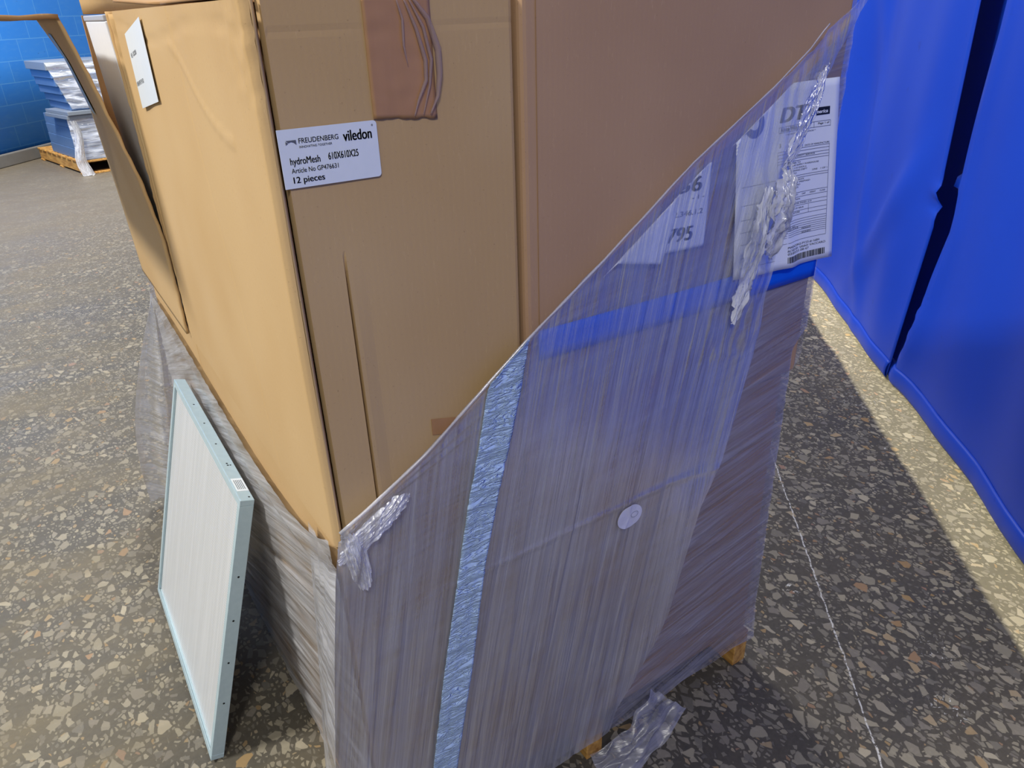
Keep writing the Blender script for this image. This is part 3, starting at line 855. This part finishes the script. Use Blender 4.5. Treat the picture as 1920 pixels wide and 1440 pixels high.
# folded corner peeking above the document
crn, CP = paper('paper_scrap', 'small white paper corner caught under the torn film edge, above the blue stamp', (.668, 1.211), (.714, 1.231), (.712, 1.236), (.706, 1.2400), lambda u, v: -.0145, nu=6, nv=6)
def scrap(u, v): pass

# ------------------------------------------------------------------ filter panel leaning on the film
TH = .2886
flt = thing('filter_panel', 'square metal mesh filter in a pale blue frame, leaning against the wrapped load', 'filter', (-.2155, .4296, .008), (0, TH, 0))
w = .61; T = .025
def rail(name, y0, y1, z0, z1):
    bm = box_bm(0, T, y0, y1, z0, z1, .0008, 1)
    return link(name, bm, M['frame'], flt)
rn = rail('frame_rail', 0, .012, .0122, .5978)
rail('frame_rail', .598, .61, .0122, .5978)
rt = rail('frame_rail', 0, .61, .598, .61)
rail('frame_rail', 0, .61, 0, .012)
def lip(name, a, b, c, d):
    return link(name, box_bm(-.0008, .0006, a, b, c, d, .0003, 1), M['frame'], flt)
lip('frame_lip', .0002, .0145, .0145, .5955); lip('frame_lip', .5955, .6098, .0145, .5955); lip('frame_lip', 0, .61, .5957, .6098); lip('frame_lip', 0, .61, .0002, .0143)
def pleat(u, v):
    y = .0125+u*.585; z = .0125+v*.585
    return Vector((.0050 + .0009*(0) + .0022*math.sin(u*3.1), y, z))
grid('mesh_screen', 30, 220, pleat, M['mesh'], flt, thick=0, smooth=False)
link('backing', box_bm(.012, .021, .013, .597, .013, .597), M['mesh'], flt)
def hole(c, n, parent, r=.0021):
    bm = bmesh.new(); bmesh.ops.create_circle(bm, cap_ends=True, radius=r, segments=14)
    q = Vector((0, 0, 1)).rotation_difference(Vector(n)).to_matrix().to_4x4()
    bmesh.ops.transform(bm, matrix=Matrix.Translation(c) @ q, verts=bm.verts)
    o = link('rivet_hole', bm, M['dark'], parent)
    md = o.modifiers.new('s', 'SOLIDIFY'); md.thickness = .0004; return o
for z in (.10, .145, .245, .345, .445, ):
    if z > .11: hole(Vector((.012, -.0004, z)), (0, -1, 0), rn)
for y in (.45, .345, .24, .15, .142): hole(Vector((.012, y, .6104)), (0, 0, 1), rt, .0020)
hole(Vector((.017, .142, .6104)), (0, 0, 1), rt, .0016); hole(Vector((.018, .012, .6104)), (0, 0, 1), rt, .0018)
stk = link('rating_sticker', box_bm(.003, .024, .035, .085, .6101, .6106), M['label'], flt)
stk['label'] = 'small white sticker on the top rail'
bm = bmesh.new()
for k in range(5): box_bm(.006+k*.0032, .0072+k*.0032, .042, .078, .6106, .61075, 0, 1, bm)
link('printed_lines', bm, M['grey_ink'], stk)

# ------------------------------------------------------------------ wrapped stack on a pallet by the far wall
fp = thing('wooden_pallet', 'small worn wooden pallet by the blue block wall, under the grey stack', 'pallet', (.265, 7.9, 0), (0, 0, math.atan2(.21, .98)))
for y in (0, .50, 1.02):
    link('stringer', box_bm(0, 1.0, y, y+.05, .0, .11, .004), M['wood'], fp) if False else None
for x in (0.0, .48, .96):
    link('stringer', box_bm(x, x+.04, 0, 1.45, .018, .115, .004), M['wood'], fp)
for k in range(9): link('deck_board', box_bm(-.01, 1.01, .0+k*.167, .11+k*.167, .1155, .135, .003), M['wood'], fp)
for k in range(3): link('bottom_board', box_bm(-.01, 1.01, .0+k*.67, .10+k*.67, .0, .0175, .003), M['wood'], fp)
A0 = Matrix.Translation((.265, 7.9, 0)) @ Matrix.Rotation(math.atan2(.21, .98), 4, 'Z')
z = .1355; k = 0
def slab(x, y, z, w, d, h, rot, mat, label, cat='panel'):
    p = A0 @ Vector((x, y, z))
    t = link('grey_panel', box_bm(0, w, 0, d, 0, h, .004, 2), mat)
    t.location = p; t.rotation_euler = (0, 0, math.atan2(.21, .98)+rot)
    tag(t, label, cat, 'grey panels stacked on the far pallet'); return t
ordn = ['bottom', 'second', 'third', 'fourth']
for k in range(4):
    slab(.02+.004*k, .02, z, .92, .95, .098, 0, M['blue_stack'], 'thick blue-grey panel in the lower block on the far pallet, %s from below' % ('first' if k == 0 else ordn[k])); z += .0985
for k in range(2):
    slab(-.02+.01*k, -.02-.02*k, z, .80, .60, .036, .05, M['grey_stack'], ['grey tray sticking out between the two blocks, lower one', 'grey tray sticking out between the two blocks, upper one'][k]); z += .0365
for k in range(6):
    slab(.055-.022*k + .012*nz(k*3.1, 1), +.05+.005*k, z, .80, .66, .073, .02*nz(k*2.2, 5), M['blue_stack'] if k < 5 else M['grey_stack'], 'blue-grey panel in the leaning upper block by the wall, %s from below' % ('first', 'second', 'third', 'fourth', 'fifth', 'topmost')[k]); z += .0735
fw = thing('stretch_film', 'crinkled white film over the grey stack by the far wall, trailing to the floor', 'plastic film')
fmat = film('far_white_film', 1., 0, (225, 230, 238), .35, 1., 9, 26, .2, 1.2, 1.)
def ffront(u, v):
    zz = .14+.42*v
    p = A0 @ Vector((-.02+.98*u, .008+.012*nz(u*8, v*9), zz)); return p
grid('film_sheet', 40, 40, ffront, fmat, fw, uvfn=lambda a, b, co: (a, b))
def ftop(u, v):
    zz = .62+.42*v; lean_ = .05-.13*v
    return A0 @ Vector((lean_+.82*u, -.012+.03*nz(u*7, v*9), zz))
grid('film_sheet', 40, 40, ftop, fmat, fw, uvfn=lambda a, b, co: (a, b))
def ftail(u, v):
    zz = .004 + .52*(1-v) if v < .9 else .004 + .52*.1*(1-(v-.9)*10) ; 
    return A0 @ Vector((.015 + .055*(u-.5)*(1+1.2*v) + .02*math.sin(v*7), -.03-.02*math.sin(u*3.1)-.06*max(0, v-.75)*4*(.6), max(.005, .52*(1-v*1.03)) + .01*nz(u*5, v*8)))
knot = film('far_film_tail', 1., 0, (228, 230, 236), .55, 1., 30, 9, .2, 1.2, .8)
grid('film_tail', 12, 40, ftail, knot, fw, uvfn=lambda a, b, co: (a, b))
